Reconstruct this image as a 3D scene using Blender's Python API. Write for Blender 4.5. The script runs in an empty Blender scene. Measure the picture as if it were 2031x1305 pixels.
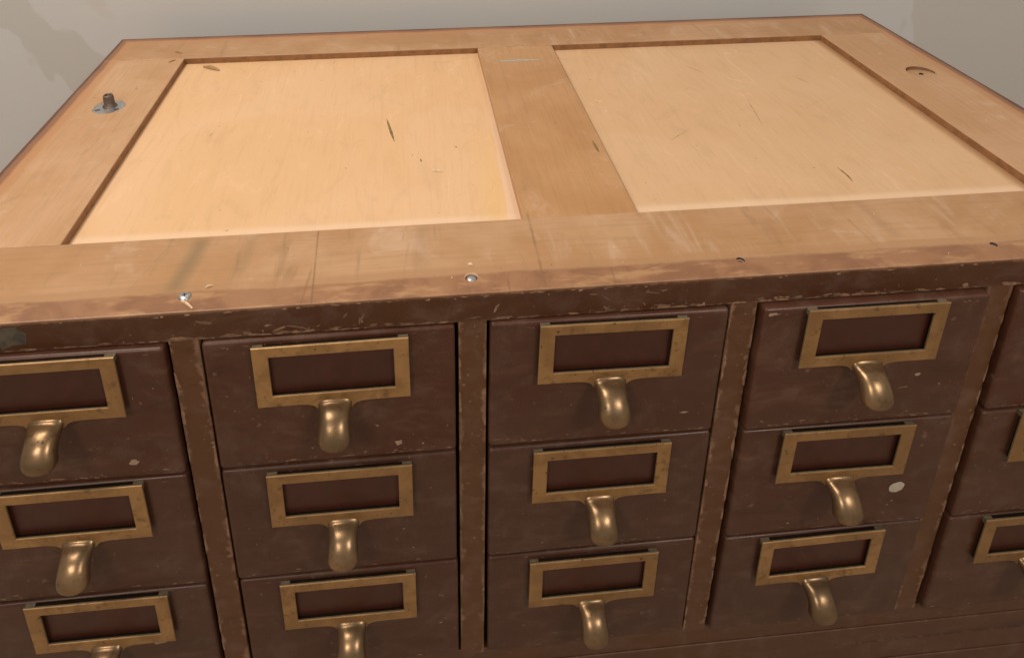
import bpy, bmesh, math, random
from mathutils import Matrix, Vector

random.seed(7)
scene = bpy.context.scene
C = scene.collection

# ------------------------------------------------------------------ camera
W_IMG = 2031.0
FPX, PPX, PPY = 1474.665, 921.815, 32.70
right = Vector((0.996155670, -0.087536002, -0.003365907))
fwd = Vector((0.080978099, 0.934822103, -0.345760298))
up = Vector((0.033412998, 0.344158516, 0.938316837))
cam_d = bpy.data.cameras.new('camera')
cam = bpy.data.objects.new('camera', cam_d)
C.objects.link(cam)
m = Matrix.Identity(4)
for i in range(3):
    m[i][0] = right[i]; m[i][1] = up[i]; m[i][2] = -fwd[i]
m[0][3], m[1][3], m[2][3] = 0.1774263, -0.3450954, 0.2983368
cam.matrix_world = m
cam_d.sensor_fit = 'HORIZONTAL'
cam_d.sensor_width = 36.0
cam_d.lens = 36.0 * FPX / W_IMG
cam_d.shift_x = (W_IMG / 2 - PPX) / W_IMG
cam_d.shift_y = (PPY - 1305 / 2) / W_IMG
cam_d.clip_start = 0.01
cam_d.clip_end = 100
scene.camera = cam

# ------------------------------------------------------------------ world and lamps
world = bpy.data.worlds.new('World')
scene.world = world
world.use_nodes = True
bg = world.node_tree.nodes['Background']
bg.inputs[0].default_value = (1.0, 0.90, 0.79, 1)
bg.inputs[1].default_value = 0.27


def lamp(name, loc, target, size, power, col):
    d = bpy.data.lights.new(name, 'AREA')
    d.shape = 'RECTANGLE'
    d.size, d.size_y = size
    d.energy = power
    d.color = col
    o = bpy.data.objects.new(name, d)
    C.objects.link(o)
    o.location = loc
    o.rotation_euler = (Vector(target) - Vector(loc)).to_track_quat('-Z', 'Y').to_euler()
    return o


lamp('unseen_lamp', (-0.50, 0.10, 1.50), (0.1, 0.2, 0), (0.7, 0.5), 18, (1.0, 0.87, 0.74))  # ceiling key lamp, read off the soft overhead light
lamp('unseen_lamp', (1.0, -1.15, 1.20), (0.40, 0.0, -0.2), (0.35, 0.35), 9.5, (1.0, 0.89, 0.78))  # unseen right lamp, set low in front as added fill for the drawers
lamp('unseen_lamp', (-0.55, -1.25, 1.20), (0.1, 0.0, -0.2), (0.35, 0.35), 8.5, (1.0, 0.88, 0.76))  # added fill lamp at front left, brightens the painted front

scene.view_settings.view_transform = 'Standard'
scene.view_settings.look = 'None'
scene.view_settings.exposure = 0.0
scene.view_settings.gamma = 1.0
scene.view_settings.use_curve_mapping = False

# ------------------------------------------------------------------ dimensions (z = 0 is the cabinet's top, y = 0 its front)
XL, XR, D = -0.1256, 0.7091, 0.4255
Y1, Y2 = 0.0691, 0.3665
LA, LB, RA, RB = -0.0452, 0.2521, 0.3302, 0.6263
PITCH, X0, WD = 0.165, 0.0378, 0.0170
ZT, RH, ZB = -0.0194, 0.09955, -0.3181
ZBASE = -0.452
ZP = -0.0066


# ------------------------------------------------------------------ node helpers
class G:
    def __init__(self, name):
        self.m = bpy.data.materials.new(name)
        self.m.use_nodes = True
        self.t = self.m.node_tree
        self.b = self.t.nodes['Principled BSDF']
        self.o = self.t.nodes['Material Output']

    def n(self, kind, **kw):
        x = self.t.nodes.new(kind)
        for k, v in kw.items():
            setattr(x, k, v)
        return x

    def set(self, sock, v):
        if isinstance(v, bpy.types.NodeSocket):
            self.t.links.new(v, sock)
        elif isinstance(v, (tuple, list)) and len(v) == 3 and sock.type == 'RGBA':
            sock.default_value = (*v, 1)
        else:
            sock.default_value = v

    def math(self, op, a, b=0.0, clamp=False):
        x = self.n('ShaderNodeMath', operation=op, use_clamp=clamp)
        self.set(x.inputs[0], a)
        self.set(x.inputs[1], b)
        return x.outputs[0]

    def step(self, v, lo, hi):
        x = self.n('ShaderNodeMapRange', interpolation_type='SMOOTHSTEP')
        self.set(x.inputs[0], v)
        if lo < hi:
            x.inputs[1].default_value, x.inputs[2].default_value = lo, hi
        else:
            x.inputs[1].default_value, x.inputs[2].default_value = hi, lo
            x.inputs[3].default_value, x.inputs[4].default_value = 1, 0
        return x.outputs[0]

    def coord(self, random_shift=False):
        c = self.n('ShaderNodeTexCoord').outputs['Object']
        if random_shift:
            r = self.n('ShaderNodeObjectInfo').outputs['Random']
            v = self.n('ShaderNodeCombineXYZ')
            self.set(v.inputs[0], self.math('MULTIPLY', r, 17.3))
            self.set(v.inputs[1], self.math('MULTIPLY', r, 5.1))
            self.set(v.inputs[2], self.math('MULTIPLY', r, 9.7))
            a = self.n('ShaderNodeVectorMath', operation='ADD')
            self.set(a.inputs[0], c)
            self.set(a.inputs[1], v.outputs[0])
            c = a.outputs[0]
        return c

    def scale(self, vec, s, loc=(0, 0, 0), rot=(0, 0, 0)):
        x = self.n('ShaderNodeMapping')
        self.set(x.inputs['Vector'], vec)
        x.inputs['Scale'].default_value = s
        x.inputs['Location'].default_value = loc
        x.inputs['Rotation'].default_value = rot
        return x.outputs[0]

    def noise(self, vec, s, detail=3.0, rough=0.55, dist=0.0):
        x = self.n('ShaderNodeTexNoise')
        self.set(x.inputs['Vector'], vec)
        x.inputs['Scale'].default_value = s
        x.inputs['Detail'].default_value = detail
        x.inputs['Roughness'].default_value = rough
        x.inputs['Distortion'].default_value = dist
        return x.outputs[0]

    def mix(self, f, a, b, mode='MIX'):
        x = self.n('ShaderNodeMix', data_type='RGBA', blend_type=mode)
        self.set(x.inputs[0], f)
        self.set(x.inputs[6], a)
        self.set(x.inputs[7], b)
        return x.outputs[2]

    def bump(self, h, strength, dist=0.001, prev=None):
        x = self.n('ShaderNodeBump')
        x.inputs['Strength'].default_value = strength
        x.inputs['Distance'].default_value = dist
        self.set(x.inputs['Height'], h)
        if prev is not None:
            self.set(x.inputs['Normal'], prev)
        return x.outputs[0]

    def edge(self, radius):
        """0 on flat faces, rising on rounded outer edges"""
        bv = self.n('ShaderNodeBevel', samples=6)
        bv.inputs['Radius'].default_value = radius
        ge = self.n('ShaderNodeNewGeometry')
        d = self.n('ShaderNodeVectorMath', operation='DOT_PRODUCT')
        self.set(d.inputs[0], bv.outputs[0])
        self.set(d.inputs[1], ge.outputs['True Normal'])
        return self.math('SUBTRACT', 1.0, d.outputs['Value'])

    def done(self, color, rough, metallic=0.0, normal=None, spec=0.5):
        self.set(self.b.inputs['Base Color'], color)
        self.set(self.b.inputs['Roughness'], rough)
        self.set(self.b.inputs['Metallic'], metallic)
        self.b.inputs['Specular IOR Level'].default_value = spec
        if normal is not None:
            self.set(self.b.inputs['Normal'], normal)
        return self.m


def wood_frame(name, axis, base, warm, shift):
    """varnished maple of the top frame: grain along axis, red-brown stain left along the outer border"""
    g = G(name)
    c = g.coord()
    sep = g.n('ShaderNodeSeparateXYZ')
    g.set(sep.inputs[0], c)
    x, y = sep.outputs[0], sep.outputs[1]
    st = (3, 55, 55) if axis == 'x' else (55, 3, 55)
    grain = g.noise(g.scale(c, st, (shift, shift * 1.7, 0)), 6.0, 5, 0.62, 0.25)
    fine = g.noise(g.scale(c, (9, 240, 240) if axis == 'x' else (240, 9, 240), (shift, 0, 0)), 6.0, 2, 0.5)
    cloud = g.noise(g.scale(c, (1, 1, 1), (shift * 3, 2, 0)), 11.0, 4, 0.6, 0.4)
    cloud2 = g.noise(g.scale(c, (1, 1, 1), (5, shift * 2, 0)), 26.0, 4, 0.65, 0.6)
    col = g.mix(g.step(cloud, 0.36, 0.64), base, warm)
    col = g.mix(g.math('MULTIPLY', g.step(grain, 0.42, 0.75), 0.28), col, tuple(v * 0.62 for v in warm))
    col = g.mix(g.math('MULTIPLY', g.step(fine, 0.5, 0.8), 0.18), col, tuple(v * 0.6 for v in warm))
    haze = g.math('MULTIPLY', g.step(cloud2, 0.56, 0.74), 0.40)
    col = g.mix(haze, col, (0.60, 0.44, 0.33))
    dirt = g.math('MULTIPLY', g.step(g.noise(g.scale(c, (1, 1, 1), (1, shift, 3)), 17.0, 5, 0.7, 1.2), 0.60, 0.74), 0.30)
    col = g.mix(dirt, col, (0.27, 0.17, 0.085))
    if axis == 'x':
        sk = g.noise(g.scale(c, (34, 5, 1), (0.7, 2, 0), (0, 0, 0.25)), 2.2, 5, 0.62, 0.4)
        col = g.mix(g.math('MULTIPLY', g.math('MULTIPLY', g.step(sk, 0.52, 0.74), g.step(x, 0.12, 0.34)), 0.44), col, (0.56, 0.42, 0.31))  # pale gloss patches of centre and right, painted as colour
        col = g.mix(g.math('MULTIPLY', g.step(sk, 0.44, 0.28), 0.50), col, (0.24, 0.145, 0.072))
    # border stain
    wob = g.math('MULTIPLY', g.math('SUBTRACT', g.noise(g.scale(c, (1, 1, 1), (0, 0, 4)), 14.0, 4, 0.6), 0.5), 0.0075)
    dl = g.math('SUBTRACT', x, XL)
    dr = g.math('SUBTRACT', XR, x)
    db = g.math('SUBTRACT', D, y)
    side = g.math('MINIMUM', g.math('MINIMUM', dl, dr), db)
    side = g.math('ADD', side, wob)
    front = g.math('ADD', g.math('ADD', y, g.math('MULTIPLY', wob, 0.8)), g.math('MULTIPLY', g.math('SUBTRACT', g.noise(c, 90.0, 4, 0.65), 0.5), 0.0035))
    red = (0.205, 0.094, 0.050)
    tan = (0.37, 0.205, 0.100)
    f_tan = g.math('MULTIPLY', g.step(front, 0.0255, 0.0215), 0.62)
    col = g.mix(f_tan, col, tan)
    s_tan = g.math('MULTIPLY', g.step(side, 0.0190, 0.0140), 0.70)
    col = g.mix(s_tan, col, (0.43, 0.21, 0.095))
    line = g.math('MULTIPLY', g.math('MULTIPLY', g.step(front, 0.0140, 0.0160), g.step(front, 0.0178, 0.0162)), 0.32)
    col = g.mix(line, col, (0.20, 0.10, 0.05))
    thin = g.step(g.noise(g.scale(c, (9, 30, 1), (3, 1, 0)), 3.0, 4, 0.65), 0.34, 0.52)
    f_red = g.math('MULTIPLY', g.math('MULTIPLY', g.step(front, 0.0172, 0.0146), 0.85), thin)
    col = g.mix(f_red, col, g.mix(g.step(cloud2, 0.4, 0.62), red, (0.290, 0.145, 0.074)))
    s_red = g.math('MULTIPLY', g.step(side, 0.0105, 0.0070), 0.80)
    col = g.mix(s_red, col, red)
    s_dark = g.math('MULTIPLY', g.step(side, 0.0046, 0.0024), 0.93)
    col = g.mix(s_dark, col, (0.10, 0.045, 0.032))
    # streaks and hairline checks across the front rail
    for xx, k, w, dark, y0, y1, tint in [
            (0.0360, 0.12, 0.0062, 0.85, 0.018, 0.066, (0.20, 0.145, 0.075)),
            (0.0700, 0.10, 0.0050, 0.45, 0.030, 0.068, (0.24, 0.16, 0.08)),
            (0.1800, 0.06, 0.0060, 0.40, 0.025, 0.068, (0.26, 0.16, 0.08)),
            (0.4900, -0.10, 0.0050, 0.40, 0.028, 0.068, (0.26, 0.16, 0.08)),
            (0.1195, -0.035, 0.0007, 0.75, -0.01, 0.075, (0.17, 0.085, 0.04)),
            (0.1135, 0.10, 0.0009, 0.50, -0.01, 0.03, (0.17, 0.08, 0.04)),
            (0.2542, 0.02, 0.0010, 0.75, 0.004, 0.075, (0.19, 0.10, 0.045)),
            (0.2100, -0.10, 0.0006, 0.5, -0.01, 0.012, (0.15, 0.06, 0.04)),
            (0.2330, 0.02, 0.0008, 0.5, -0.01, 0.011, (0.15, 0.06, 0.04)),
            (0.2960, 0.05, 0.0007, 0.5, -0.01, 0.014, (0.15, 0.06, 0.04)),
            (0.0060, 0.30, 0.0007, 0.35, 0.02, 0.06, (0.25, 0.15, 0.07)),
            (0.5360, -0.25, 0.0008, 0.40, 0.018, 0.06, (0.25, 0.15, 0.07)),
            (0.4280, -0.15, 0.0010, 0.35, 0.03, 0.068, (0.25, 0.15, 0.07)),
            (0.1700, 0.10, 0.0010, 0.25, 0.02, 0.05, (0.25, 0.15, 0.07))]:
        xn = g.math('ADD', x, g.math('MULTIPLY', wob, 0.16 if w < 0.003 else 0.8))
        off = g.math('ABSOLUTE', g.math('SUBTRACT', g.math('SUBTRACT', xn, xx), g.math('MULTIPLY', y, k)))
        f = g.step(off, w * 1.5, 0.0)
        f = g.math('MULTIPLY', f, g.math('MULTIPLY', g.step(y, y0 - 0.004, y0 + 0.004), g.step(y, y1 + 0.004, y1 - 0.004)))
        f = g.math('MULTIPLY', g.math('MULTIPLY', f, dark * 0.75), g.step(cloud2, 0.34, 0.52) if w < 0.003 else g.step(cloud2, 0.10, 0.40))
        col = g.mix(f, col, tint)
    # bare wood on knocked edges
    e = g.math('MULTIPLY', g.step(g.edge(0.0016), 0.02, 0.16), g.step(g.noise(c, 60.0, 3, 0.6), 0.36, 0.50))
    col = g.mix(g.math('MULTIPLY', e, 0.6), col, (0.62, 0.40, 0.28))
    rough = g.math('ADD', 0.24, g.math('MULTIPLY', cloud2, 0.26))
    nb = g.bump(grain, 0.10, 0.0006)
    nb = g.bump(cloud2, 0.10, 0.001, nb)
    return g.done(col, rough, 0, nb, 0.42)


def wood_panel(name, base, warm, shift, xr):
    """bare pale plywood panel; a paler strip along the front and the right"""
    g = G(name)
    c = g.coord()
    sep = g.n('ShaderNodeSeparateXYZ')
    g.set(sep.inputs[0], c)
    x, y = sep.outputs[0], sep.outputs[1]
    cloud = g.noise(g.scale(c, (1, 1, 1), (shift, 1, 0)), 7.0, 4, 0.55, 0.8)
    swirl = g.noise(g.scale(c, (16, 5, 1), (shift, 4, 0), (0, 0, 0.35)), 3.0, 5, 0.6, 1.6)
    speck = g.noise(c, 900.0, 1, 0.5)
    col = g.mix(g.step(cloud, 0.34, 0.66), base, warm)
    col = g.mix(g.math('MULTIPLY', g.step(swirl, 0.50, 0.75), 0.28), col, tuple(v * 0.72 for v in warm))
    col = g.mix(g.math('MULTIPLY', g.step(swirl, 0.42, 0.25), 0.25), col, (0.84, 0.60, 0.40))
    col = g.mix(g.math('MULTIPLY', g.step(speck, 0.55, 0.8), 0.07), col, (0.35, 0.22, 0.1))
    grub = g.math('MULTIPLY', g.step(g.noise(g.scale(c, (1, 1, 1), (shift, 7, 0)), 22.0, 5, 0.7, 0.8), 0.61, 0.76), 0.30)
    col = g.mix(grub, col, (0.40, 0.27, 0.14))
    wob = g.math('MULTIPLY', g.math('SUBTRACT', g.noise(c, 30.0, 3, 0.6), 0.5), 0.003)
    grn = g.noise(g.scale(c, (70, 4, 1), (shift, 0, 0), (0, 0, -0.12)), 4.0, 4, 0.6, 0.3)
    col = g.mix(g.math('MULTIPLY', g.step(grn, 0.48, 0.75), 0.16), col, tuple(v * 0.66 for v in warm))
    f = g.math('MULTIPLY', g.step(g.math('ADD', g.math('SUBTRACT', y, Y1), wob), 0.0185, 0.0115), 0.38)
    col = g.mix(f, col, (0.80, 0.63, 0.48))
    if xr is not None:
        wid = g.math('MULTIPLY', g.math('SUBTRACT', Y2, y), 0.029)
        d = g.math('SUBTRACT', g.math('SUBTRACT', xr, x), g.math('ADD', wid, wob))
        col = g.mix(g.math('MULTIPLY', g.step(d, 0.0009, -0.0012), 0.65), col, (0.70, 0.50, 0.36))
        dy = g.math('MULTIPLY', g.step(d, 0.030, 0.0), g.step(y, 0.22, 0.10))
        col = g.mix(g.math('MULTIPLY', g.math('MULTIPLY', dy, g.step(d, -0.001, 0.002)), 0.5), col, (0.70, 0.45, 0.17))
    if xr is None:
        dd = g.math('ADD', g.math('SUBTRACT', RB, x), wob)
        col = g.mix(g.math('MULTIPLY', g.step(dd, 0.0110, 0.0030), 0.75), col, (0.33, 0.175, 0.08))  # soft shade beside the right recess wall, painted into the panel
    nb = g.bump(swirl, 0.05, 0.0008)
    nb = g.bump(speck, 0.10, 0.0002, nb)
    return g.done(col, 0.62, 0, nb, 0.3)


def paint(name, c1, c2, rough, wear=1.0, rnd=False, sheen=0.10, strips=False):
    g = G(name)
    c = g.coord(rnd)
    big = g.noise(c, 13.0, 4, 0.55, 0.5)
    mid = g.noise(c, 55.0, 5, 0.65, 0.4)
    fine = g.noise(c, 420.0, 3, 0.6)
    col = g.mix(g.step(big, 0.36, 0.66), c1, c2)
    if rnd:
        rr = g.n('ShaderNodeObjectInfo').outputs['Random']
        col = g.mix(g.math('MULTIPLY', rr, 0.45), col, (0.068, 0.0325, 0.0225))
    smear = g.noise(g.scale(c, (7, 7, 22), (1, 2, 3)), 3.0, 5, 0.65, 0.7)
    col = g.mix(g.math('MULTIPLY', g.step(smear, 0.50, 0.78), 0.30), col, (0.21, 0.115, 0.072))
    col = g.mix(g.math('MULTIPLY', g.step(smear, 0.46, 0.26), 0.45), col, tuple(v * 0.5 for v in c1))
    dust = g.math('MULTIPLY', g.step(mid, 0.46, 0.76), sheen)
    col = g.mix(dust, col, (0.26, 0.19, 0.15))
    if strips:
        sx = g.n('ShaderNodeSeparateXYZ')
        g.set(sx.inputs[0], c)
        u = g.math('MULTIPLY', g.math('FRACT', g.math('DIVIDE', g.math('SUBTRACT', sx.outputs[0], X0 - PITCH), PITCH)), PITCH)
        ed = g.math('MINIMUM', u, g.math('SUBTRACT', WD, u))
        wn = g.noise(c, 70.0, 5, 0.7, 0.3)
        wl = g.noise(c, 14.0, 3, 0.6)
        ed = g.math('ADD', ed, g.math('MULTIPLY', g.math('SUBTRACT', 0.56, wn), 0.022))
        rub = g.math('MULTIPLY', g.step(ed, 0.0034, 0.0010), g.step(wl, 0.34, 0.56))
        col = g.mix(g.math('MULTIPLY', rub, 0.75), col, (0.29, 0.165, 0.098))
    e = g.step(g.edge(0.0024), 0.03, 0.22)
    brk = g.step(g.noise(c, 95.0, 5, 0.7), 0.50, 0.59)
    brk2 = g.step(big, 0.34, 0.56)
    w = g.math('MULTIPLY', g.math('MULTIPLY', e, brk), g.math('MULTIPLY', brk2, wear), True)
    col = g.mix(g.math('MULTIPLY', w, 0.8), col, (0.24, 0.13, 0.075))
    # rubbed, lighter edges where the paint has thinned
    col = g.mix(g.math('MULTIPLY', g.step(g.edge(0.0035), 0.005, 0.2), 0.12 * wear), col, (0.20, 0.12, 0.08))
    spots = g.math('MULTIPLY', g.step(g.noise(c, 170.0, 2, 0.5), 0.70, 0.76), 0.55 * min(1.0, wear))
    col = g.mix(spots, col, (0.20, 0.12, 0.085))
    tiny = g.noise(c, 1400.0, 2, 0.6)
    col = g.mix(0.30, col, g.mix(tiny, (0, 0, 0), (2.0, 2.0, 2.0)), 'MULTIPLY')
    ro = g.math('ADD', rough, g.math('MULTIPLY', g.math('SUBTRACT', mid, 0.5), 0.35))
    nb = g.bump(mid, 0.18, 0.0007)
    nb = g.bump(fine, 0.16, 0.0002, nb)
    return g.done(col, ro, 0, nb, 0.36)


def brass(name, c1, c2, r0, metal, rnd=True, tarnish=0.5):
    g = G(name)
    c = g.coord(rnd)
    big = g.noise(c, 48.0, 4, 0.6, 0.5)
    mid = g.noise(c, 170.0, 5, 0.65, 0.2)
    col = g.mix(g.step(big, 0.36, 0.64), c1, c2)
    rr = g.n('ShaderNodeObjectInfo').outputs['Random']
    col = g.mix(g.math('MULTIPLY', rr, 0.45), col, tuple(v * 0.62 for v in c2))
    t = g.math('MULTIPLY', g.step(mid, 0.54, 0.72), tarnish)
    col = g.mix(t, col, (0.13, 0.075, 0.025))
    pit = g.math('MULTIPLY', g.step(g.noise(c, 330.0, 2, 0.5), 0.69, 0.75), 0.8)
    col = g.mix(pit, col, (0.05, 0.03, 0.012))
    e = g.math('MULTIPLY', g.step(g.edge(0.0010), 0.03, 0.2), 0.45)
    col = g.mix(e, col, (0.62, 0.45, 0.24))
    ro = g.math('ADD', r0, g.math('MULTIPLY', mid, 0.22))
    nb = g.bump(mid, 0.12, 0.0005)
    nb = g.bump(big, 0.15, 0.001, nb)
    return g.done(col, ro, metal, nb, 0.5)


def flat(name, col, rough=0.6, metal=0.0, var=0.25, s=300.0, spec=0.5):
    g = G(name)
    c = g.coord(True)
    n = g.noise(c, s, 3, 0.6)
    cc = g.mix(g.step(n, 0.35, 0.7), col, tuple(v * (1 - var) for v in col))
    return g.done(cc, rough, metal, g.bump(n, 0.1, 0.0003), spec)


def wall_mat():
    g = G('painted wall')
    c = g.coord()
    n1 = g.noise(g.scale(c, (1, 1, 1), (2.3, 0, 1.2)), 3.2, 3, 0.6, 0.6)
    n2 = g.noise(g.scale(c, (1, 1, 0.7), (0.4, 0, 0.2)), 5.0, 4, 0.55, 0.3)
    n3 = g.noise(c, 700.0, 2, 0.5)
    sp = g.n('ShaderNodeSeparateXYZ')
    g.set(sp.inputs[0], c)
    ends = g.step(g.math('ABSOLUTE', g.math('SUBTRACT', sp.outputs[0], 0.30)), 0.34, 0.50)
    col = g.mix(g.step(n1, 0.40, 0.60), (0.665, 0.66, 0.65), (0.685, 0.665, 0.64))
    col = g.mix(g.math('MULTIPLY', g.math('MULTIPLY', g.step(n2, 0.52, 0.535), 0.6), ends), col, (0.57, 0.535, 0.485))
    col = g.mix(g.math('MULTIPLY', g.math('MULTIPLY', g.step(n2, 0.40, 0.36), 0.4), ends), col, (0.62, 0.55, 0.47))
    return g.done(col, 0.8, 0, g.bump(n3, 0.15, 0.0004), 0.3)


M = {}
M['rail_x'] = wood_frame('maple rail', 'x', (0.470, 0.288, 0.160), (0.395, 0.220, 0.102), 0.0)
M['stile_y'] = wood_frame('maple stile', 'y', (0.515, 0.318, 0.182), (0.460, 0.268, 0.134), 3.1)
M['mid_y'] = wood_frame('maple centre stile', 'y', (0.465, 0.262, 0.122), (0.415, 0.220, 0.092), 6.7)
M['panel_l'] = wood_panel('plywood panel', (0.680, 0.452, 0.268), (0.660, 0.425, 0.230), 0.0, LB)
M['panel_r'] = wood_panel('plywood panel', (0.610, 0.412, 0.250), (0.585, 0.380, 0.215), 4.0, None)
M['recess'] = flat('brown recess edge', (0.30, 0.145, 0.060), 0.6, 0, 0.3, 120)
M['recess_dark'] = flat('darker recess edge', (0.22, 0.115, 0.060), 0.7, 0, 0.3, 120)
M['paint_rail'] = paint('brown paint', (0.084, 0.0315, 0.0112), (0.080, 0.0290, 0.0125), 0.40, 1.2, False, 0.16)
M['paint_div'] = paint('worn brown paint', (0.112, 0.0450, 0.0180), (0.122, 0.0500, 0.0210), 0.42, 1.3, False, 0.22, True)
M['paint_base'] = paint('brown base paint', (0.105, 0.0430, 0.0185), (0.098, 0.0410, 0.0210), 0.42, 1.2, False, 0.20)
M['paint_drawer'] = paint('brown drawer paint', (0.079, 0.0268, 0.0130), (0.087, 0.0345, 0.0195), 0.34, 1.1, True, 0.16)
M['paint_in'] = flat('unfaded brown paint', (0.066, 0.0180, 0.0095), 0.42, 0, 0.2, 90)
M['dark'] = flat('dark bare wood', (0.02, 0.012, 0.008), 0.8)
M['brass_plate'] = brass('brass plate', (0.50, 0.285, 0.115), (0.36, 0.200, 0.078), 0.34, 0.55, True, 0.6)
M['brass_pull'] = brass('cast brass', (0.355, 0.222, 0.115), (0.240, 0.156, 0.086), 0.20, 0.76, True, 0.65)
M['brass_edge'] = flat('grey olive edge', (0.185, 0.150, 0.098), 0.55, 0.3, 0.3, 300)  # plate sides and feet, greyer than the brass front
M['slot_shade'] = flat('painted slot shade', (0.018, 0.010, 0.006), 0.9, 0, 0.25, 300, 0.05)  # near-black walls behind the plate bars: shade of the gaps as colour
M['steel'] = flat('zinc plated steel', (0.50, 0.53, 0.55), 0.34, 0.8, 0.35, 500)
M['iron'] = flat('grey brown iron', (0.20, 0.15, 0.125), 0.5, 0.6, 0.4, 600)
M['chip'] = flat('bare wood under paint', (0.31, 0.178, 0.104), 0.7, 0, 0.35, 400)
M['chip_dim'] = flat('thin worn paint', (0.200, 0.108, 0.060), 0.6, 0, 0.35, 300)
M['splinter_edge'] = flat('bare edge wood', (0.42, 0.25, 0.155), 0.6, 0, 0.3, 400)
M['chip_pale'] = flat('pale bare wood', (0.40, 0.27, 0.18), 0.7, 0, 0.3, 400)
M['splinter'] = flat('pale splinter wood', (0.72, 0.52, 0.33), 0.7, 0, 0.25, 500)
M['splinter_dark'] = flat('old splinter wood', (0.40, 0.255, 0.12), 0.7, 0, 0.3, 500)
M['gouge'] = flat('dark gouge', (0.27, 0.175, 0.070), 0.8, 0, 0.5, 500)
M['gouge_soft'] = flat('faint gouge', (0.50, 0.34, 0.185), 0.8, 0, 0.3, 500)
M['hole'] = flat('dark hole', (0.035, 0.014, 0.006), 0.9)
M['hole_soft'] = flat('grey brown hole', (0.095, 0.070, 0.060), 0.7)  # darker tone lining the screw holes
M['white_spot'] = flat('dried white paint', (0.52, 0.44, 0.36), 0.5, 0, 0.12, 200)
M['grey'] = flat('grey retouch stroke', (0.40, 0.37, 0.31), 0.7, 0, 0.15, 300)
M['grey_dark'] = flat('rubbed grey patch', (0.115, 0.092, 0.066), 0.45, 0, 0.5, 130)
M['wall'] = wall_mat()
M['floor'] = flat('floor covering', (0.34, 0.28, 0.22), 0.8, 0, 0.2, 30)


# ------------------------------------------------------------------ object helpers
def tag(o, label=None, cat=None, group=None, kind=None):
    for k, v in (('label', label), ('category', cat), ('group', group), ('kind', kind)):
        if v:
            o[k] = v
    return o


def child(o, parent):
    """parent without moving"""
    o.parent = parent
    if parent.get('_w') is not None:
        o.matrix_parent_inverse = Matrix.Translation(Vector(parent['_w'])).inverted()
    return o


def link(name, me, mat, parent=None):
    o = bpy.data.objects.new(name, me)
    C.objects.link(o)
    if mat:
        if not me.materials:
            me.materials.append(M[mat])
    if parent is not None:
        child(o, parent)
    return o


def box_mesh(name, lo, hi, bevel=0.0, seg=2, smooth=True):
    bm = bmesh.new()
    bmesh.ops.create_cube(bm, size=1.0)
    for v in bm.verts:
        v.co = Vector([(lo[i] + hi[i]) / 2 + v.co[i] * (hi[i] - lo[i]) for i in range(3)])
    if bevel:
        bmesh.ops.bevel(bm, geom=list(bm.edges), offset=bevel, segments=seg, profile=0.5, affect='EDGES')
    me = bpy.data.meshes.new(name)
    bm.to_mesh(me)
    bm.free()
    if smooth and bevel:
        for f in me.polygons:
            f.use_smooth = True
    return me


def weighted(o):
    md = o.modifiers.new('weighted normals', 'WEIGHTED_NORMAL')
    md.keep_sharp = False
    md.weight = 100
    return o


def box(name, lo, hi, mat, parent=None, bevel=0.0, seg=2):
    o = link(name, box_mesh(name, lo, hi, bevel, seg), mat, parent)
    if bevel:
        weighted(o)
    return o


def cyl_mesh(name, c, r1, r2, z0, z1, n=32):
    bm = bmesh.new()
    lo = [bm.verts.new((c[0] + r1 * math.cos(a), c[1] + r1 * math.sin(a), z0)) for a in [2 * math.pi * i / n for i in range(n)]]
    hi = [bm.verts.new((c[0] + r2 * math.cos(a), c[1] + r2 * math.sin(a), z1)) for a in [2 * math.pi * i / n for i in range(n)]]
    bm.faces.new(list(reversed(lo)))
    bm.faces.new(hi)
    for i in range(n):
        bm.faces.new((lo[i], lo[(i + 1) % n], hi[(i + 1) % n], hi[i]))
    me = bpy.data.meshes.new(name)
    bm.to_mesh(me)
    bm.free()
    return me


def cut(o, cutters):
    """subtract meshes from o and keep the result as plain geometry"""
    tmp = []
    for me in cutters:
        t = bpy.data.objects.new('cutter', me)
        C.objects.link(t)
        md = o.modifiers.new('cut', 'BOOLEAN')
        md.object = t
        md.operation = 'DIFFERENCE'
        md.solver = 'EXACT'
        tmp.append(t)
    bpy.context.view_layer.update()
    dg = bpy.context.evaluated_depsgraph_get()
    me = bpy.data.meshes.new_from_object(o.evaluated_get(dg))
    o.modifiers.clear()
    o.data = me
    for t in tmp:
        bpy.data.objects.remove(t)
    return o


def lathe(name, prof, c, n=28):
    """profile (r, z) turned about the vertical through c"""
    bm = bmesh.new()
    rings = []
    for r, z in prof:
        if r < 1e-6:
            rings.append([bm.verts.new((c[0], c[1], z))])
        else:
            rings.append([bm.verts.new((c[0] + r * math.cos(2 * math.pi * i / n), c[1] + r * math.sin(2 * math.pi * i / n), z)) for i in range(n)])
    for a, b in zip(rings, rings[1:]):
        for i in range(n):
            j = (i + 1) % n
            if len(a) == 1 and len(b) > 1:
                bm.faces.new((a[0], b[i], b[j]))
            elif len(b) == 1 and len(a) > 1:
                bm.faces.new((a[i], b[0], a[j]))
            elif len(a) > 1:
                bm.faces.new((a[i], b[i], b[j], a[j]))
    bmesh.ops.recalc_face_normals(bm, faces=bm.faces)
    me = bpy.data.meshes.new(name)
    bm.to_mesh(me)
    bm.free()
    for f in me.polygons:
        f.use_smooth = True
    return me


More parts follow.
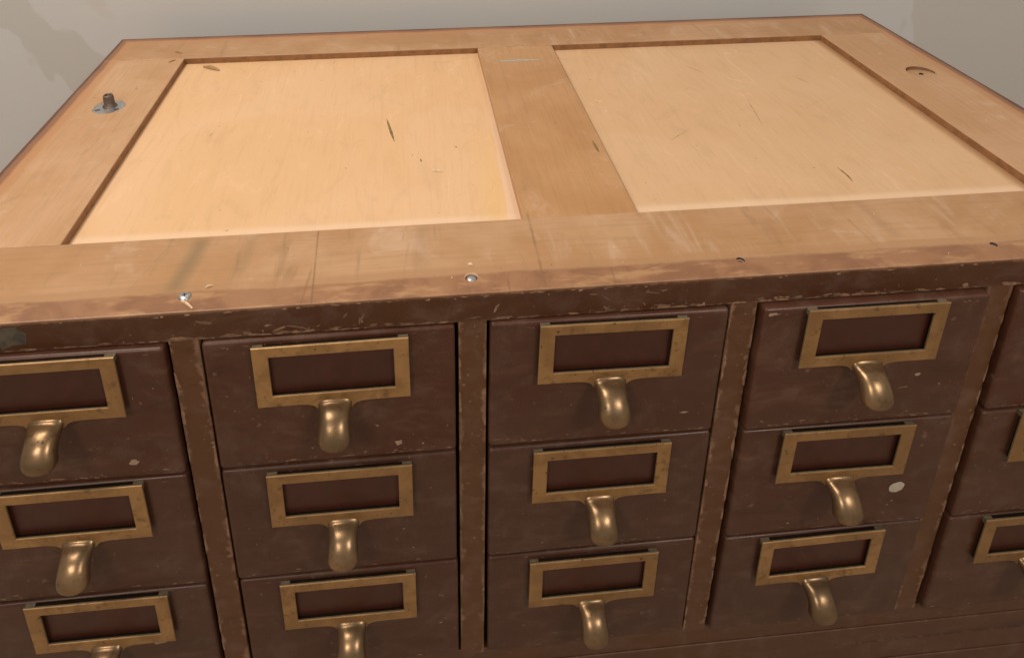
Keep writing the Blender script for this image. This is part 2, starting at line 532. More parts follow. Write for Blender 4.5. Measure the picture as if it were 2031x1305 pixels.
def flake(bm, cu, cv, L, Wd, ang, place, thick, n=9, lim=None, jag=0.45, rng=random):
    """one jagged chip in a plane; place(u, v, h) gives the point, h the height above the plane"""
    pts = []
    for i in range(n):
        a = 2 * math.pi * (i + rng.uniform(-0.3, 0.3)) / n
        r = 1 - rng.uniform(0, jag)
        u, v = math.cos(a) * L / 2 * r, math.sin(a) * Wd / 2 * r
        u, v = u * math.cos(ang) - v * math.sin(ang) + cu, u * math.sin(ang) + v * math.cos(ang) + cv
        if lim:
            u = min(max(u, lim[0]), lim[1])
            v = min(max(v, lim[2]), lim[3])
        pts.append((u, v))
    c = bm.verts.new(place(cu if not lim else min(max(cu, lim[0]), lim[1]), cv if not lim else min(max(cv, lim[2]), lim[3]), thick))
    top = [bm.verts.new(place(u, v, thick * 0.5)) for u, v in pts]
    for i in range(n):
        try:
            bm.faces.new((c, top[i], top[(i + 1) % n]))
        except ValueError:
            pass


def bm_obj(name, bm, mat, parent=None):
    me = bpy.data.meshes.new(name)
    bmesh.ops.remove_doubles(bm, verts=bm.verts, dist=1e-7)
    bm.to_mesh(me)
    bm.free()
    return link(name, me, mat, parent)


# ------------------------------------------------------------------ setting
def sheet(name, pts, mat):
    me = bpy.data.meshes.new(name)
    me.from_pydata(pts, [], [(0, 1, 2, 3)])
    o = link(name, me, mat)
    tag(o, kind='structure')
    return o


YW = D + 0.055
sheet('wall', [(-1.6, YW, ZBASE), (2.2, YW, ZBASE), (2.2, YW, 1.9), (-1.6, YW, 1.9)], 'wall')
sheet('floor', [(-1.6, -1.6, ZBASE), (2.2, -1.6, ZBASE), (2.2, YW, ZBASE), (-1.6, YW, ZBASE)], 'floor')

# ------------------------------------------------------------------ cabinet
base_pt = ((XL + XR) / 2, D / 2, ZBASE)
cab = bpy.data.objects.new('card_catalog_cabinet', None)
C.objects.link(cab)
cab.location = base_pt
cab['_w'] = base_pt
tag(cab, 'worn brown card catalog cabinet with pale bare wood top and brass drawer pulls', 'cabinet')

TH = 0.0180          # thickness of the top frame
# top frame: two rails across, three stiles between them
front_rail = link('top_frame_rail', box_mesh('top_frame_rail', (XL, 0.0006, -0.0170), (XR, Y1 - 0.00015, 0), 0.0007, 2), 'rail_x')
screws = [(0.0463, 0.0132), (0.2120, 0.0148), (0.3780, 0.0152), (0.5434, 0.0150)]
cut(front_rail, [cyl_mesh('c', screws[0], 0.0010, 0.0042, -0.0022, 0.0006, 24), cyl_mesh('c', screws[1], 0.0034, 0.0042, -0.0040, 0.0004, 24),
                 cyl_mesh('c', screws[2], 0.0024, 0.0027, -0.0035, 0.0004, 20), cyl_mesh('c', screws[3], 0.0022, 0.0024, -0.0035, 0.0004, 20)])
weighted(child(front_rail, cab))
front_rail['label'] = 'stained front rail of the top with red brown border'
back_rail = box('top_frame_rail', (XL, Y2 + 0.00015, -0.0170), (XR, D, 0), 'rail_x', cab, 0.0007)
left_stile = link('top_frame_stile', box_mesh('s', (XL, Y1 + 0.00015, -0.0170), (LA, Y2 - 0.00015, -0.0002), 0.0005, 2), 'stile_y')
PLT = (-0.0832, 0.2640)
cut(left_stile, [cyl_mesh('c', PLT, 0.0138, 0.0138, -0.0022, 0.001, 40)])
weighted(child(left_stile, cab))
HOL = (0.6700, 0.2655)
right_stile = link('top_frame_stile', box_mesh('s', (RB, Y1 + 0.00015, -0.0170), (XR, Y2 - 0.00015, -0.0002), 0.0005, 2), 'stile_y')
# counterbore whose floor slopes up to the front
cb = cyl_mesh('c', HOL, 0.0132, 0.0132, -0.0026, 0.004, 40)
for v in cb.vertices:
    if v.co.z < 0:
        t = (v.co.y - HOL[1]) / 0.0132
        v.co.z = -0.0019 - 0.0018 * t
cut(right_stile, [cb])
cut(right_stile, [cyl_mesh('c', (HOL[0] - 0.001, HOL[1] - 0.002), 0.0021, 0.0021, -0.008, 0.001, 18)])
weighted(child(right_stile, cab))
# dark brown wall of the counterbore (its back half) and the pilot hole in its floor
bm = bmesh.new()
prev = None
for i in range(25):
    an = math.radians(-8 + 196 * i / 24)
    ux, uy = math.cos(an), math.sin(an)
    zf = -0.00185 - 0.0018 * uy
    cur = [bm.verts.new((HOL[0] + 0.01312 * ux, HOL[1] + 0.01312 * uy, -0.0003)), bm.verts.new((HOL[0] + 0.01290 * ux, HOL[1] + 0.01290 * uy, min(-0.0005, zf)))]
    if prev:
        bm.faces.new((prev[0], cur[0], cur[1], prev[1]))
    prev = cur
bm_obj('counterbore_wall', bm, 'recess_dark', right_stile)
link('pilot_hole', lathe('pilot_hole', [(0, -0.0045), (0.0019, -0.0045), (0.00205, -0.0012)], (HOL[0] - 0.001, HOL[1] - 0.002), 18), 'hole', right_stile)
mid_stile = box('top_frame_stile', (LB, Y1 + 0.00015, -0.0170), (RA, Y2 - 0.00015, -0.0003), 'mid_y', cab, 0.0005)

# panels and the brown edges of the recesses
for (a, b, mt) in ((LA, LB, 'panel_l'), (RA, RB, 'panel_r')):
    box('top_panel', (a - 0.004, Y1 - 0.004, ZP - 0.006), (b + 0.004, Y2 + 0.004, ZP), mt, cab)
E0 = 0.0004
for (a, b) in ((LA, LB), (RA, RB)):
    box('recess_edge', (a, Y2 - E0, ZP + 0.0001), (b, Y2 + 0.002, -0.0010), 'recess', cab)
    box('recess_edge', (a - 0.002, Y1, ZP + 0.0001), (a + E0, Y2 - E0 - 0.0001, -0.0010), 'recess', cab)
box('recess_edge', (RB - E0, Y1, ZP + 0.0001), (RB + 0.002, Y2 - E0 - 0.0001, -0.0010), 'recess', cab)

# carcass
# the painted facing of the top edge runs up to the bare board
ftr = box('front_top_rail', (XL, -0.0002, ZT), (XR, 0.0005, -0.0010), 'paint_rail', cab)
box('rail_core', (XL + 0.002, 0.0006, ZT), (XR - 0.002, 0.022, -0.0171), 'paint_rail', cab)
for k in range(4):
    x = X0 + k * PITCH
    box('divider', (x, 0.0, ZB - 0.004), (x + WD, 0.40, ZT + 0.0100), 'paint_div', cab, 0.0010, 2)
xl_in, xr_in = X0 + WD - PITCH, X0 + 4 * PITCH
box('side_panel', (XL, 0.0, ZBASE + 0.0), (xl_in, D, -0.0171), 'paint_div', cab, 0.0008)
box('side_panel', (xr_in, 0.0, ZBASE + 0.0), (XR, D, -0.0171), 'paint_div', cab, 0.0008)
box('back_panel', (xl_in + 0.0005, D - 0.012, ZBASE + 0.001), (xr_in - 0.0005, D - 0.001, -0.0172), 'dark', cab)
box('bottom_panel', (xl_in + 0.0005, 0.02, ZB - 0.02), (xr_in - 0.0005, D - 0.0125, ZB - 0.006), 'dark', cab)
for nm, za, zb, yy in (('base_rail', -0.3379, ZB, 0.0002), ('base_moulding', -0.3781, -0.3383, -0.0006), ('base_board', ZBASE, -0.3786, -0.0014)):
    o = link(nm, box_mesh(nm, (xl_in + 0.0002, yy, za), (xr_in - 0.0002, 0.020, zb), 0.0011, 2), 'paint_base')
    if nm == 'base_moulding':
        cut(o, [box_mesh('c', (0.492, -0.01, -0.3568), (XR, 0.006, -0.3550)), box_mesh('c', (0.402, -0.01, -0.3560), (0.428, 0.004, -0.3551))])
    weighted(child(o, cab))

# fittings of the top
sl = (PLT[0], PLT[1])
pl = link('mounting_plate', lathe('mounting_plate', [(0, -0.0018), (0.0128, -0.0018), (0.0132, -0.0014), (0.0132, -0.0009), (0.0129, -0.0007), (0, -0.0007)], PLT, 40), 'steel', cab)
for f in pl.data.polygons:
    f.use_smooth = False
link('threaded_stud', lathe('threaded_stud', [(0.0062, -0.0007), (0.0058, 0.0002), (0.0046, 0.0010), (0.0045, 0.0070), (0.0042, 0.0092), (0.0037, 0.0102), (0.0031, 0.0104), (0.0027, 0.0098), (0.0026, 0.004), (0, 0.004)],
                             (PLT[0] + 0.0002, PLT[1] + 0.0020), 28), 'iron', pl)
link('stud_hole', lathe('stud_hole', [(0.0026, 0.0048), (0, 0.0048)], (PLT[0] + 0.0002, PLT[1] + 0.0020), 16), 'hole', pl)
for (dx, dy, an) in ((-0.0078, -0.0052, 0.5), (0.0080, -0.0050, 0.6)):
    bm = bmesh.new()
    px, py = PLT[0] + dx, PLT[1] + dy
    flake(bm, px, py, 0.0052, 0.0026, an, lambda u, v, h: (u, v, -0.0007 + h), 0.00012, 10, None, 0.2)
    bm_obj('plate_screw_slot', bm, 'hole', pl)
# screws of the front rail
s1 = link('screw', lathe('screw', [(0.0038, -0.0004), (0.0037, 0.0003), (0.0028, 0.0010), (0.0014, 0.0013), (0, 0.0013)], screws[0], 24), 'steel', cab)
for an in (0.4, 0.4 + math.pi / 2):
    bm = bmesh.new()
    flake(bm, screws[0][0], screws[0][1], 0.0040, 0.0009, an, lambda u, v, h: (u, v, 0.00125 + h), 0.00012, 8, None, 0.1)
    bm_obj('screw_slot', bm, 'hole', s1)
s1['label'] = 'bright domed screw head on the front rail'
link('screw_hole', lathe('screw_hole', [(0.0034, -0.0036), (0.0038, -0.0016)], screws[1], 24), 'hole_soft', cab)
s2 = link('screw', lathe('screw', [(0.0032, -0.0026), (0.0031, -0.0016), (0.002, -0.0007), (0, -0.0006)], screws[1], 24), 'steel', cab)
for q in (2, 3):
    sc = link('screw', lathe('screw', [(0.0027, -0.0034), (0.0026, -0.0026), (0, -0.0022)], screws[q], 20), 'iron', cab)
    link('screw_hole', lathe('screw_hole', [(0.00245 if q == 2 else 0.00225, -0.0033), (0.0026 if q == 2 else 0.0023, -0.0003)], screws[q], 20), 'hole_soft', sc)

# ------------------------------------------------------------------ drawers
DW, DH = 0.1446, RH - 0.0022
PL_W, PL_H = 0.0893, 0.0440
drawer_me = box_mesh('drawer', (-DW / 2, 0, -DH), (DW / 2, 0.022, 0), 0.0024, 3)
drawer_me.materials.append(M['paint_drawer'])


def plate_mesh():
    """brass card frame: a raised rectangular ring with a lip at the sides and small feet at the corners; front at y = 0"""
    w, h = PL_W / 2, PL_H / 2
    il, ir, it, ib = -w + 0.0092, w - 0.0089, h - 0.0073, -h + 0.0080
    bm = bmesh.new()

    # outline of the lower edge: dips in a soft curve beside the pull
    dip = [(-0.0200, 0.0), (-0.0160, 0.0004), (-0.0130, 0.0012), (-0.0112, 0.0026), (-0.0098, 0.0046), (0.0098, 0.0046), (0.0112, 0.0026), (0.0130, 0.0012), (0.0160, 0.0004), (0.0200, 0.0)]

    def ring(y, ins):
        ox = [(-w + ins, -h + ins)] + [(x, -h + ins - d) for x, d in dip] + [(w - ins, -h + ins), (w - ins, h - ins), (-w + ins, h - ins)]
        ix = [(il - ins, ib - ins)] + [(x, ib - ins) for x, d in dip] + [(ir + ins, ib - ins), (ir + ins, it + ins), (il - ins, it + ins)]
        return [bm.verts.new((x, y, z)) for x, z in ox], [bm.verts.new((x, y, z)) for x, z in ix]
    o0, i0 = ring(0.0, 0.0006)
    om, im = ring(0.00018, 0.0002)
    o1, i1 = ring(0.0006, 0.0)
    o2, i2 = ring(0.0014, 0.0)
    N = len(o0)
    for a in range(N):
        b = (a + 1) % N
        bm.faces.new((o0[a], o0[b], i0[b], i0[a]))
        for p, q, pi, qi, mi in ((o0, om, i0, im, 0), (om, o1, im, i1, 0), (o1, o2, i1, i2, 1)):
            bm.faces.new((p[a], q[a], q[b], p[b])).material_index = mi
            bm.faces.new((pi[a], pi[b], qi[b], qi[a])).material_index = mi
        bm.faces.new((o2[a], i2[a], i2[b], o2[b]))

    def add(lo, hi, mi):
        n0 = set(bm.faces)
        v8 = bmesh.ops.create_cube(bm, size=1.0)['verts']
        for v in v8:
            v.co = Vector([(lo[k] + hi[k]) / 2 + v.co[k] * (hi[k] - lo[k]) for k in range(3)])
        for f in set(bm.faces) - n0:
            f.material_index = mi
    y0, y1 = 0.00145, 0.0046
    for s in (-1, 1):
        # feet at the top corners, slot walls with painted gap shade at the sides
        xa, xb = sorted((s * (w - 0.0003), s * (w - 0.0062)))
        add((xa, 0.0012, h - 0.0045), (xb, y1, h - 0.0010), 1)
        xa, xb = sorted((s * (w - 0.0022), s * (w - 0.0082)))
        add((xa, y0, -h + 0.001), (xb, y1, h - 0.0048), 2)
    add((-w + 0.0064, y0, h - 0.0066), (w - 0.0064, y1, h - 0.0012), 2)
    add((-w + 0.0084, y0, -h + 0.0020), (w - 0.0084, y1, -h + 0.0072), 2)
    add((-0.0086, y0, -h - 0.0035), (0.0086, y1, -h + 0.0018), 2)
    bmesh.ops.recalc_face_normals(bm, faces=bm.faces)
    me = bpy.data.meshes.new('label_holder')
    bm.to_mesh(me)
    bm.free()
    for q in ('brass_plate', 'brass_edge', 'slot_shade'):
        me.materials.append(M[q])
    return me


def pull_mesh():
    """finger pull cast on the lower edge of the plate: flares out of the plate, reaches forward, droops to a bulbous end"""
    z0 = -PL_H / 2
    st = [  # y, z, half width, half thickness
        (0.0030, 0.0050, 0.0082, 0.0016), (0.0024, 0.0034, 0.0090, 0.0020), (0.0020, 0.0019, 0.0096, 0.0024), (0.0014, 0.0006, 0.0100, 0.0028),
        (0.0003, -0.0009, 0.0099, 0.0035), (-0.0012, -0.0021, 0.0096, 0.0042),
        (-0.0033, -0.0032, 0.0093, 0.0050), (-0.0058, -0.0044, 0.0091, 0.0057), (-0.0085, -0.0060, 0.0090, 0.0061),
        (-0.0108, -0.0082, 0.0092, 0.0064), (-0.0125, -0.0107, 0.0096, 0.0068), (-0.0135, -0.0130, 0.0097, 0.0071),
        (-0.0141, -0.0149, 0.0093, 0.0069), (-0.0145, -0.0165, 0.0082, 0.0062), (-0.0147, -0.0177, 0.0064, 0.0050), (-0.0148, -0.0184, 0.0038, 0.0030)]
    n = 28
    bm = bmesh.new()
    rings = []
    for i, (y, z, hw, ht) in enumerate(st):
        a = st[max(0, i - 1)]
        b = st[min(len(st) - 1, i + 1)]
        t = Vector((0, b[0] - a[0], b[1] - a[1])).normalized()
        nrm = Vector((0, t.z, -t.y))
        r = []
        for k in range(n):
            an = 2 * math.pi * k / n
            cx, sn = math.cos(an), math.sin(an)
            cx = math.copysign(abs(cx) ** (0.86 if i > 4 else 1.0 - 0.03 * i), cx)
            sn = math.copysign(abs(sn) ** (0.86 if i > 4 else 1.0 - 0.03 * i), sn)
            r.append(bm.verts.new(Vector((cx * hw, y, z + z0)) + nrm * (sn * ht)))
        rings.append(r)
    for a, b in zip(rings, rings[1:]):
        for k in range(n):
            bm.faces.new((a[k], a[(k + 1) % n], b[(k + 1) % n], b[k]))
    bm.faces.new(rings[0])
    bm.faces.new(rings[-1])
    bmesh.ops.recalc_face_normals(bm, faces=bm.faces)
    me = bpy.data.meshes.new('pull')
    bm.to_mesh(me)
    bm.free()
    for f in me.polygons:
        f.use_smooth = True
    me.materials.append(M['brass_pull'])
    return me


plate_me, pull_me = plate_mesh(), pull_mesh()
back_me = box_mesh('card_backing', (-PL_W / 2 + 0.004, 0, -PL_H / 2 + 0.0045), (PL_W / 2 - 0.004, 0.0006, PL_H / 2 - 0.002))
back_me.materials.append(M['paint_in'])

# column, row: proud of the frame (mm), centre of the brass plate (x, z), tilt of the plate (degrees)
drawers = {
    (0, 0): (4.0, -0.0340, -0.0428, 0.3), (0, 1): (3.5, -0.0338, -0.1420, 0.0), (0, 2): (3.5, -0.0330, -0.2413, -0.5),
    (1, 0): (2.5, 0.1290, -0.0447, 0.1), (1, 1): (2.5, 0.1282, -0.1446, -0.3), (1, 2): (2.5, 0.1278, -0.2437, -0.1),
    (2, 0): (3.0, 0.2949, -0.0433, -0.5), (2, 1): (2.5, 0.2940, -0.1436, -0.3), (2, 2): (2.5, 0.2944, -0.2453, -0.2),
    (3, 0): (6.0, 0.4568, -0.0422, -0.3), (3, 1): (5.0, 0.4571, -0.1421, -0.4), (3, 2): (4.5, 0.4566, -0.2419, 0.8),
    (4, 0): (4.5, 0.6205, -0.0425, 0.0), (4, 1): (5.0, 0.6205, -0.1402, 0.0), (4, 2): (5.0, 0.6205, -0.2408, 0.0)}
DR = {}
for (c, r), (pr, hx, hz, tilt) in drawers.items():
    xc = X0 + WD + (c - 1) * PITCH + (PITCH - WD) / 2 + random.uniform(-0.0003, 0.0003)
    zt = ZT - 0.0011 - r * RH
    yf = -pr / 1000
    o = bpy.data.objects.new('drawer', drawer_me)
    C.objects.link(o)
    o.location = (xc, yf, zt)
    o.rotation_euler = (math.radians(random.uniform(-0.25, 0.25)), math.radians(random.uniform(-0.22, 0.22)), math.radians(random.uniform(-0.3, 0.3)))
    child(o, cab)
    weighted(o)
    DR[c, r] = (o, xc, yf, zt)
    for nm, me, dy in (('card_backing', back_me, -0.0005), ('label_holder', plate_me, -0.0042), ('pull', pull_me, -0.0042)):
        s = bpy.data.objects.new(nm, me)
        C.objects.link(s)
        s.parent = o
        s.location = (hx - xc, dy, hz - zt)
        s.rotation_euler = (0, math.radians(-tilt), 0)
DR[3, 1][0]['label'] = 'drawer with a dried white paint spot right of its pull'
DR[3, 0][0]['label'] = 'drawer standing slightly further out than its neighbours'

# ------------------------------------------------------------------ wear on the painted front
rng = random.Random(3)
front = lambda y0: (lambda u, v, h: (u, y0 - h, v))


def wear(name, host, items, mat, y0, local=None, lim=None):
    bm = bmesh.new()
    if mat == 'chip':
        dim = [q for q in items if rng.random() < 0.5]
        items = [q for q in items if q not in dim]
        wear(name, host, dim, 'chip_dim', y0 + 0.00001, local, lim)
    for (u, v, L, w, a) in items:
        flake(bm, u, v, L * 1.15, w * 1.5, a, front(y0), 0.00012, rng.choice((9, 11, 13)), lim, 0.55, rng)
    o = bm_obj(name, bm, mat, None)
    if local:
        o.parent = host
    else:
        child(o, host)
    return tag(o, kind='stuff')


# top rail: chips along its lower edge, scratches over it
it = []
for i in range(170):
    x = rng.uniform(XL + 0.02, XR - 0.01)
    dens = 0.9 if 0.08 < x < 0.42 else 0.6
    if rng.random() < dens:
        it.append((x, ZT + abs(rng.gauss(0, 0.0012)), rng.uniform(0.002, 0.012), rng.uniform(0.0008, 0.0026), rng.gauss(0, 0.12)))
for cx0 in (0.105, 0.145, 0.30, 0.335, 0.40, 0.455):
    for i in range(9):
        it.append((rng.gauss(cx0, 0.010), ZT + abs(rng.gauss(0.0012, 0.0016)), rng.uniform(0.001, 0.006), rng.uniform(0.0005, 0.0016), rng.gauss(0.2, 0.6)))
for i in range(40):
    it.append((rng.uniform(XL, XR), rng.uniform(ZT, -0.003), rng.uniform(0.0005, 0.003), rng.uniform(0.0003, 0.0010), rng.uniform(-1.5, 1.5)))
it += [(0.0940, -0.0125, 0.005, 0.0012, 0.1), (0.1010, -0.0150, 0.009, 0.0016, 0.4), (0.1100, -0.0150, 0.014, 0.0012, -0.25),
       (0.1380, -0.0090, 0.005, 0.0010, 1.0), (0.1480, -0.0105, 0.007, 0.0014, 1.2), (0.1460, -0.0130, 0.006, 0.0012, 1.5),
       (0.2250, -0.0110, 0.008, 0.0015, 1.1), (0.2830, -0.0055, 0.006, 0.0009, -0.1), (0.2900, -0.0085, 0.010, 0.0007, -0.75),
       (0.3180, -0.0070, 0.011, 0.0010, -0.15), (0.3250, -0.0060, 0.005, 0.0016, 0.2)]
wear('paint_chips', cab, it, 'chip', -0.00025, None, (XL, XR, ZT + 0.00015, -0.0014))
nk = [(rng.uniform(XL, XR), -0.0012 - abs(rng.gauss(0, 0.0005)), rng.uniform(0.001, 0.006), rng.uniform(0.0004, 0.0014), rng.gauss(0, 0.1)) for i in range(45)]
wear('edge_nicks', cab, nk, 'splinter_edge', -0.00026, None, (XL, XR, -0.004, -0.0010))
wear('rubbed_patch', cab, [(0.0600, -0.0075, 0.011, 0.0022, -0.2)], 'chip', -0.00027)
o = wear('rubbed_patch', cab, [(-0.0460, -0.0095, 0.030, 0.0150, -0.1)], 'grey_dark', -0.00027, None, (XL, XR, ZT + 0.0002, -0.002))
o['label'] = 'grey rubbed patch on the painted front rail'

# dividers: ragged bare strips along both edges
for k in range(4):
    x0 = X0 + k * PITCH
    it = []
    for e, dn in ((x0 + 0.0004, (0.6, 0.8, 0.9, 1.0)[k]), (x0 + WD - 0.0004, (1.0, 0.8, 0.9, 0.7)[k])):
        zz = ZT
        while zz > ZB:
            L = rng.uniform(0.002, 0.013)
            heavy = 1.0 if zz > -0.20 else 0.45
            if rng.random() < 0.62 * dn * heavy:
                it.append((e, zz - L / 2, rng.uniform(0.0014, 0.0050) * heavy ** 0.5, L * 1.15, rng.gauss(0, 0.04)))
            zz -= L
    for i in range(26):
        it.append((rng.uniform(x0, x0 + WD), rng.uniform(ZB, ZT), rng.uniform(0.0006, 0.0022), rng.uniform(0.0005, 0.0018), rng.uniform(0, 3)))
    wear('paint_chips', cab, it, 'chip', -0.00002, None, (x0 + 0.0003, x0 + WD - 0.0003, ZB, ZT))

# drawers: nicks along top and bottom edges, a few scratches
for (c, r), (o, xc, yf, zt) in DR.items():
    it, pale = [], []
    n = 26 if r == 0 else (16 if r == 1 else 9)
    for i in range(n):
        it.append((rng.uniform(-DW / 2 + 0.004, DW / 2 - 0.004), -DH + 0.0026 + abs(rng.gauss(0, 0.0015)), rng.uniform(0.0008, 0.006), rng.uniform(0.0003, 0.0010), rng.gauss(0, 0.15)))
    for i in range(n // 2):
        it.append((rng.uniform(-DW / 2 + 0.004, DW / 2 - 0.004), -0.0028 - abs(rng.gauss(0, 0.0012)), rng.uniform(0.0008, 0.005), rng.uniform(0.0003, 0.0008), rng.gauss(0, 0.2)))
    for i in range(n):
        it.append((rng.uniform(-DW / 2 + 0.004, DW / 2 - 0.004), rng.uniform(-DH + 0.004, -0.004), rng.uniform(0.0004, 0.0022), rng.uniform(0.0002, 0.0008), rng.uniform(-1.6, 1.6)))
    for i in range(rng.randint(1, 4)):
        pale.append((rng.uniform(-DW / 2 + 0.01, DW / 2 - 0.01), rng.uniform(-DH + 0.006, -0.060), rng.uniform(0.0008, 0.003), rng.uniform(0.0003, 0.001), rng.uniform(-0.7, 0.7)))
    sp = {(3, 0): [(0.3910, -0.0240, 0.012, 0.0030, 0.05), (0.4960, -0.0800, 0.0045, 0.0022, -0.2), (0.4880, -0.0900, 0.0100, 0.0005, 0.1)], (0, 2): [(-0.0005, -0.2695, 0.0085, 0.0040, 0.1)],
          (2, 2): [(0.3215, -0.2700, 0.0090, 0.0032, 0.05)], (0, 0): [(0.0075, -0.1045, 0.0075, 0.0040, 0.5)], (1, 0): [(0.1650, -0.1075, 0.0055, 0.0040, 0.8)],
          (3, 1): [(0.5020, -0.1945, 0.0020, 0.0010, 0.2)], (2, 0): [(0.3460, -0.1000, 0.0060, 0.0012, 0.0)]}.get((c, r), [])
    for (x, z, L, w, a) in sp:
        pale.append((x - xc, z - zt, L, w, a))
    wear('paint_chips', o, it, 'chip', -0.00002, True, (-DW / 2 + 0.0026, DW / 2 - 0.0026, -DH + 0.0026, -0.0026))
    wear('paint_nicks', o, pale, 'chip_pale', -0.00004, True, (-DW / 2 + 0.0026, DW / 2 - 0.0026, -DH + 0.0026, -0.0026))
o, xc, yf, zt = DR[3, 1]
bm = bmesh.new()
flake(bm, 0.5030 - xc, -0.1815 - zt, 0.0118, 0.0100, 0.3, front(0.0), 0.0004, 14, None, 0.10, rng)
s = bm_obj('white_paint_spot', bm, 'white_spot', None)
s.parent = o

# ------------------------------------------------------------------ marks and crumbs on the top
top = lambda z0: (lambda u, v, h: (u, v, z0 + h))


def streak(name, a, b, w, z0, mat, parent, n=12, bend=0.0):
    """slim tapering scar from a to b"""
    bm = bmesh.new()
    a, b = Vector(a), Vector(b)
    t = (b - a)
    nr = Vector((-t.y, t.x)).normalized()
    L, Rr = [], []
    for i in range(n + 1):
        s = i / n
        p = a + t * s + nr * (bend * math.sin(math.pi * s))
        hw = w / 2 * (math.sin(math.pi * min(0.98, max(0.02, s))) ** 0.7) * rng.uniform(0.75, 1.1)
        L.append(bm.verts.new((p.x + nr.x * hw, p.y + nr.y * hw, z0 + 0.00008)))
        Rr.append(bm.verts.new((p.x - nr.x * hw, p.y - nr.y * hw, z0 + 0.00008)))
    for i in range(n):
        bm.faces.new((L[i], Rr[i], Rr[i + 1], L[i + 1]))
    return bm_obj(name, bm, mat, parent)


streak('gouge', (0.1592, 0.2310), (0.1660, 0.1905), 0.0024, ZP, 'gouge', cab)['label'] = 'dark slim gouge in the left panel'
streak('gouge', (0.3236, 0.1665), (0.3243, 0.1480), 0.0026, -0.0003, 'gouge', cab)['label'] = 'dark knot mark on the centre stile'
streak('gouge', (0.4850, 0.2380), (0.4764, 0.1890), 0.0014, ZP, 'gouge_soft', cab)
streak('gouge', (0.5020, 0.1200), (0.5028, 0.1000), 0.0016, ZP, 'gouge', cab, 12, 0.001)
streak('gouge', (0.3903, 0.1720), (0.4121, 0.1880), 0.0012, ZP, 'gouge_soft', cab)
streak('gouge', (0.5520, 0.2800), (0.5580, 0.2640), 0.0016, ZP, 'gouge_soft', cab)
streak('gouge', (0.4560, 0.3150), (0.4680, 0.2960), 0.0012, ZP, 'gouge_soft', cab)
streak('gouge', (0.1862, 0.1625), (0.1868, 0.1570), 0.0012, ZP, 'gouge', cab)
streak('gouge', (0.0160, 0.2200), (0.0130, 0.2130), 0.0012, ZP, 'gouge_soft', cab)
streak('gouge', (0.2140, 0.1785), (0.2165, 0.1765), 0.0013, ZP, 'gouge', cab)
streak('gouge', (-0.0700, 0.2100), (-0.0760, 0.1800), 0.0022, -0.0002, 'gouge_soft', cab)
streak('gouge', (-0.0720, 0.3040), (-0.0700, 0.2960), 0.0030, -0.0002, 'gouge_soft', cab)
streak('gouge', (0.6500, 0.2960), (0.6540, 0.2860), 0.0016, -0.0002, 'gouge_soft', cab)
streak('retouch_stroke', (0.2645, 0.3285), (0.3140, 0.3290), 0.0052, -0.0003, 'grey', cab, 16, 0.001)['label'] = 'pale grey retouch stroke across the centre stile'  # added mark standing for a retouching stroke over the stile

# specks ground into the top, too small to tell apart
for mat, cnt, nm in (('gouge', 90, 'dark_specks'), ('splinter', 70, 'pale_specks')):
    bm = bmesh.new()
    for i in range(cnt):
        x, y = rng.uniform(XL + 0.01, XR - 0.01), rng.uniform(0.004, D - 0.01)
        inp = Y1 + 0.003 < y < Y2 - 0.003 and (LA + 0.003 < x < LB - 0.003 or RA + 0.003 < x < RB - 0.003)
        near = Y1 - 0.002 < y < Y2 + 0.002 and min(abs(x - q) for q in (LA, LB, RA, RB)) < 0.003
        if near or math.hypot(x - PLT[0], y - PLT[1]) < 0.016 or math.hypot(x - HOL[0], y - HOL[1]) < 0.016:
            continue
        if min(abs(y - Y1), abs(y - Y2)) < 0.004:
            continue
        z0 = ZP if inp else (0.0 if (y < Y1 or y > Y2) else -0.0002)
        flake(bm, x, y, rng.uniform(0.0006, 0.0030), rng.uniform(0.0004, 0.0010), rng.uniform(0, 3.1), top(z0), 0.0002, 7, None, 0.4, rng)
    tag(bm_obj(nm, bm, mat, cab), kind='stuff')


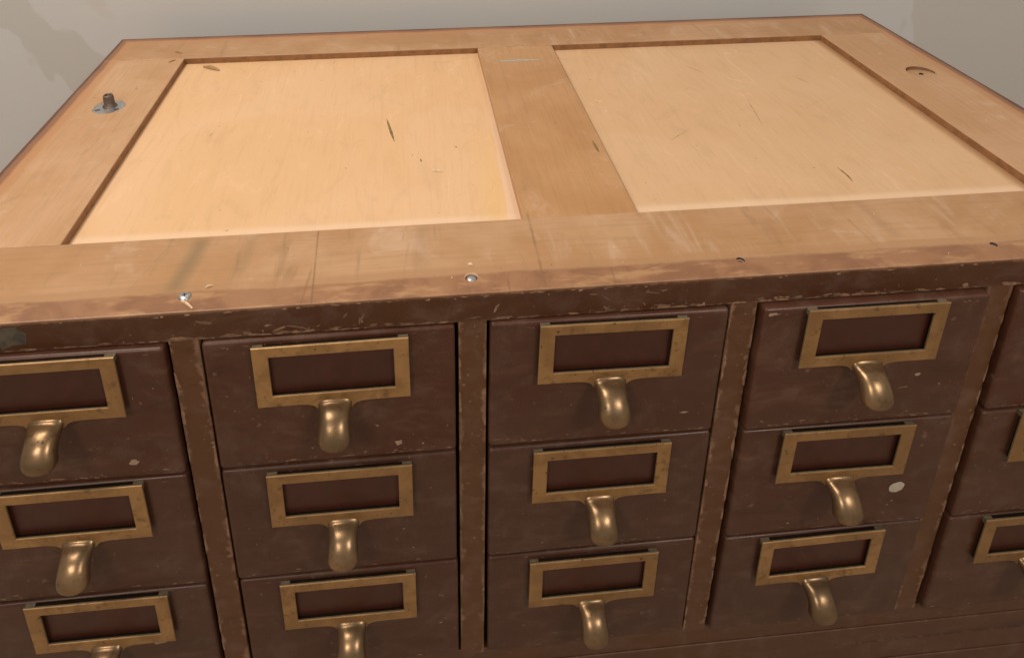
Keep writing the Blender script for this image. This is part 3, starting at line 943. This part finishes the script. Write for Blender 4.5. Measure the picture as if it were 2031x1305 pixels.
def splinter(a, b, w, h, z0, mat, label):
    """a loose sliver of wood lying on the top: four-sided, tapering, slightly bowed"""
    bm = bmesh.new()
    a, b = Vector(a), Vector(b)
    t = b - a
    nr = Vector((-t.y, t.x)).normalized()
    mid = (a + b) / 2
    rings = []
    n = 7
    for i in range(n + 1):
        s = i / n
        p = a + t * s + nr * (0.12 * w * math.sin(math.pi * s * 1.3)) - mid
        k = (0.35 + 0.65 * math.sin(math.pi * (0.12 + 0.8 * s))) * rng.uniform(0.85, 1.1)
        zz = 0.0001 + 0.25 * h * math.sin(math.pi * s)
        q = [(-0.5, 0), (0.5, 0), (0.32, 1), (-0.36, 0.9)]
        rings.append([bm.verts.new((p.x + nr.x * u * w * k, p.y + nr.y * u * w * k, zz + v * h * k)) for u, v in q])
    for r0, r1 in zip(rings, rings[1:]):
        for k in range(4):
            bm.faces.new((r0[k], r0[(k + 1) % 4], r1[(k + 1) % 4], r1[k]))
    bm.faces.new(rings[0])
    bm.faces.new(rings[-1])
    bmesh.ops.recalc_face_normals(bm, faces=bm.faces)
    o = bm_obj('wood_splinter', bm, mat, None)
    o.location = (mid.x, mid.y, z0)
    return tag(o, label, 'splinter', 'loose splinters lying on the cabinet top')


splinter((0.0452, 0.0094), (0.0534, 0.0026), 0.0016, 0.0012, 0.0, 'splinter', 'pale wood splinter lying just in front of the bright domed screw head')
splinter((0.0565, 0.0190), (0.0605, 0.0212), 0.0012, 0.0009, 0.0, 'splinter', 'tiny pale splinter on the front rail, right of the bright domed screw')
splinter((-0.0245, 0.3570), (-0.0070, 0.3470), 0.0044, 0.0022, ZP, 'splinter_dark', 'brown wood sliver in the back left corner of the left recessed panel')
splinter((-0.0590, 0.3840), (-0.0500, 0.3790), 0.0018, 0.0012, 0.0, 'splinter_dark', 'thin dark splinter on the back rail near the left corner')
splinter((-0.0580, 0.3575), (-0.0530, 0.3630), 0.0013, 0.0009, -0.0002, 'splinter_dark', 'small dark splinter on the left stile near the back joint')
splinter((0.1945, 0.1440), (0.2030, 0.1420), 0.0030, 0.0008, ZP, 'splinter', 'pale flake on the front right part of the left panel')
splinter((0.2108, 0.0255), (0.2140, 0.0250), 0.0022, 0.0010, 0.0, 'splinter', 'pale crumb just behind the sunken screw in the middle of the front rail')

for o in list(C.objects):
    if '_w' in o:
        del o['_w']
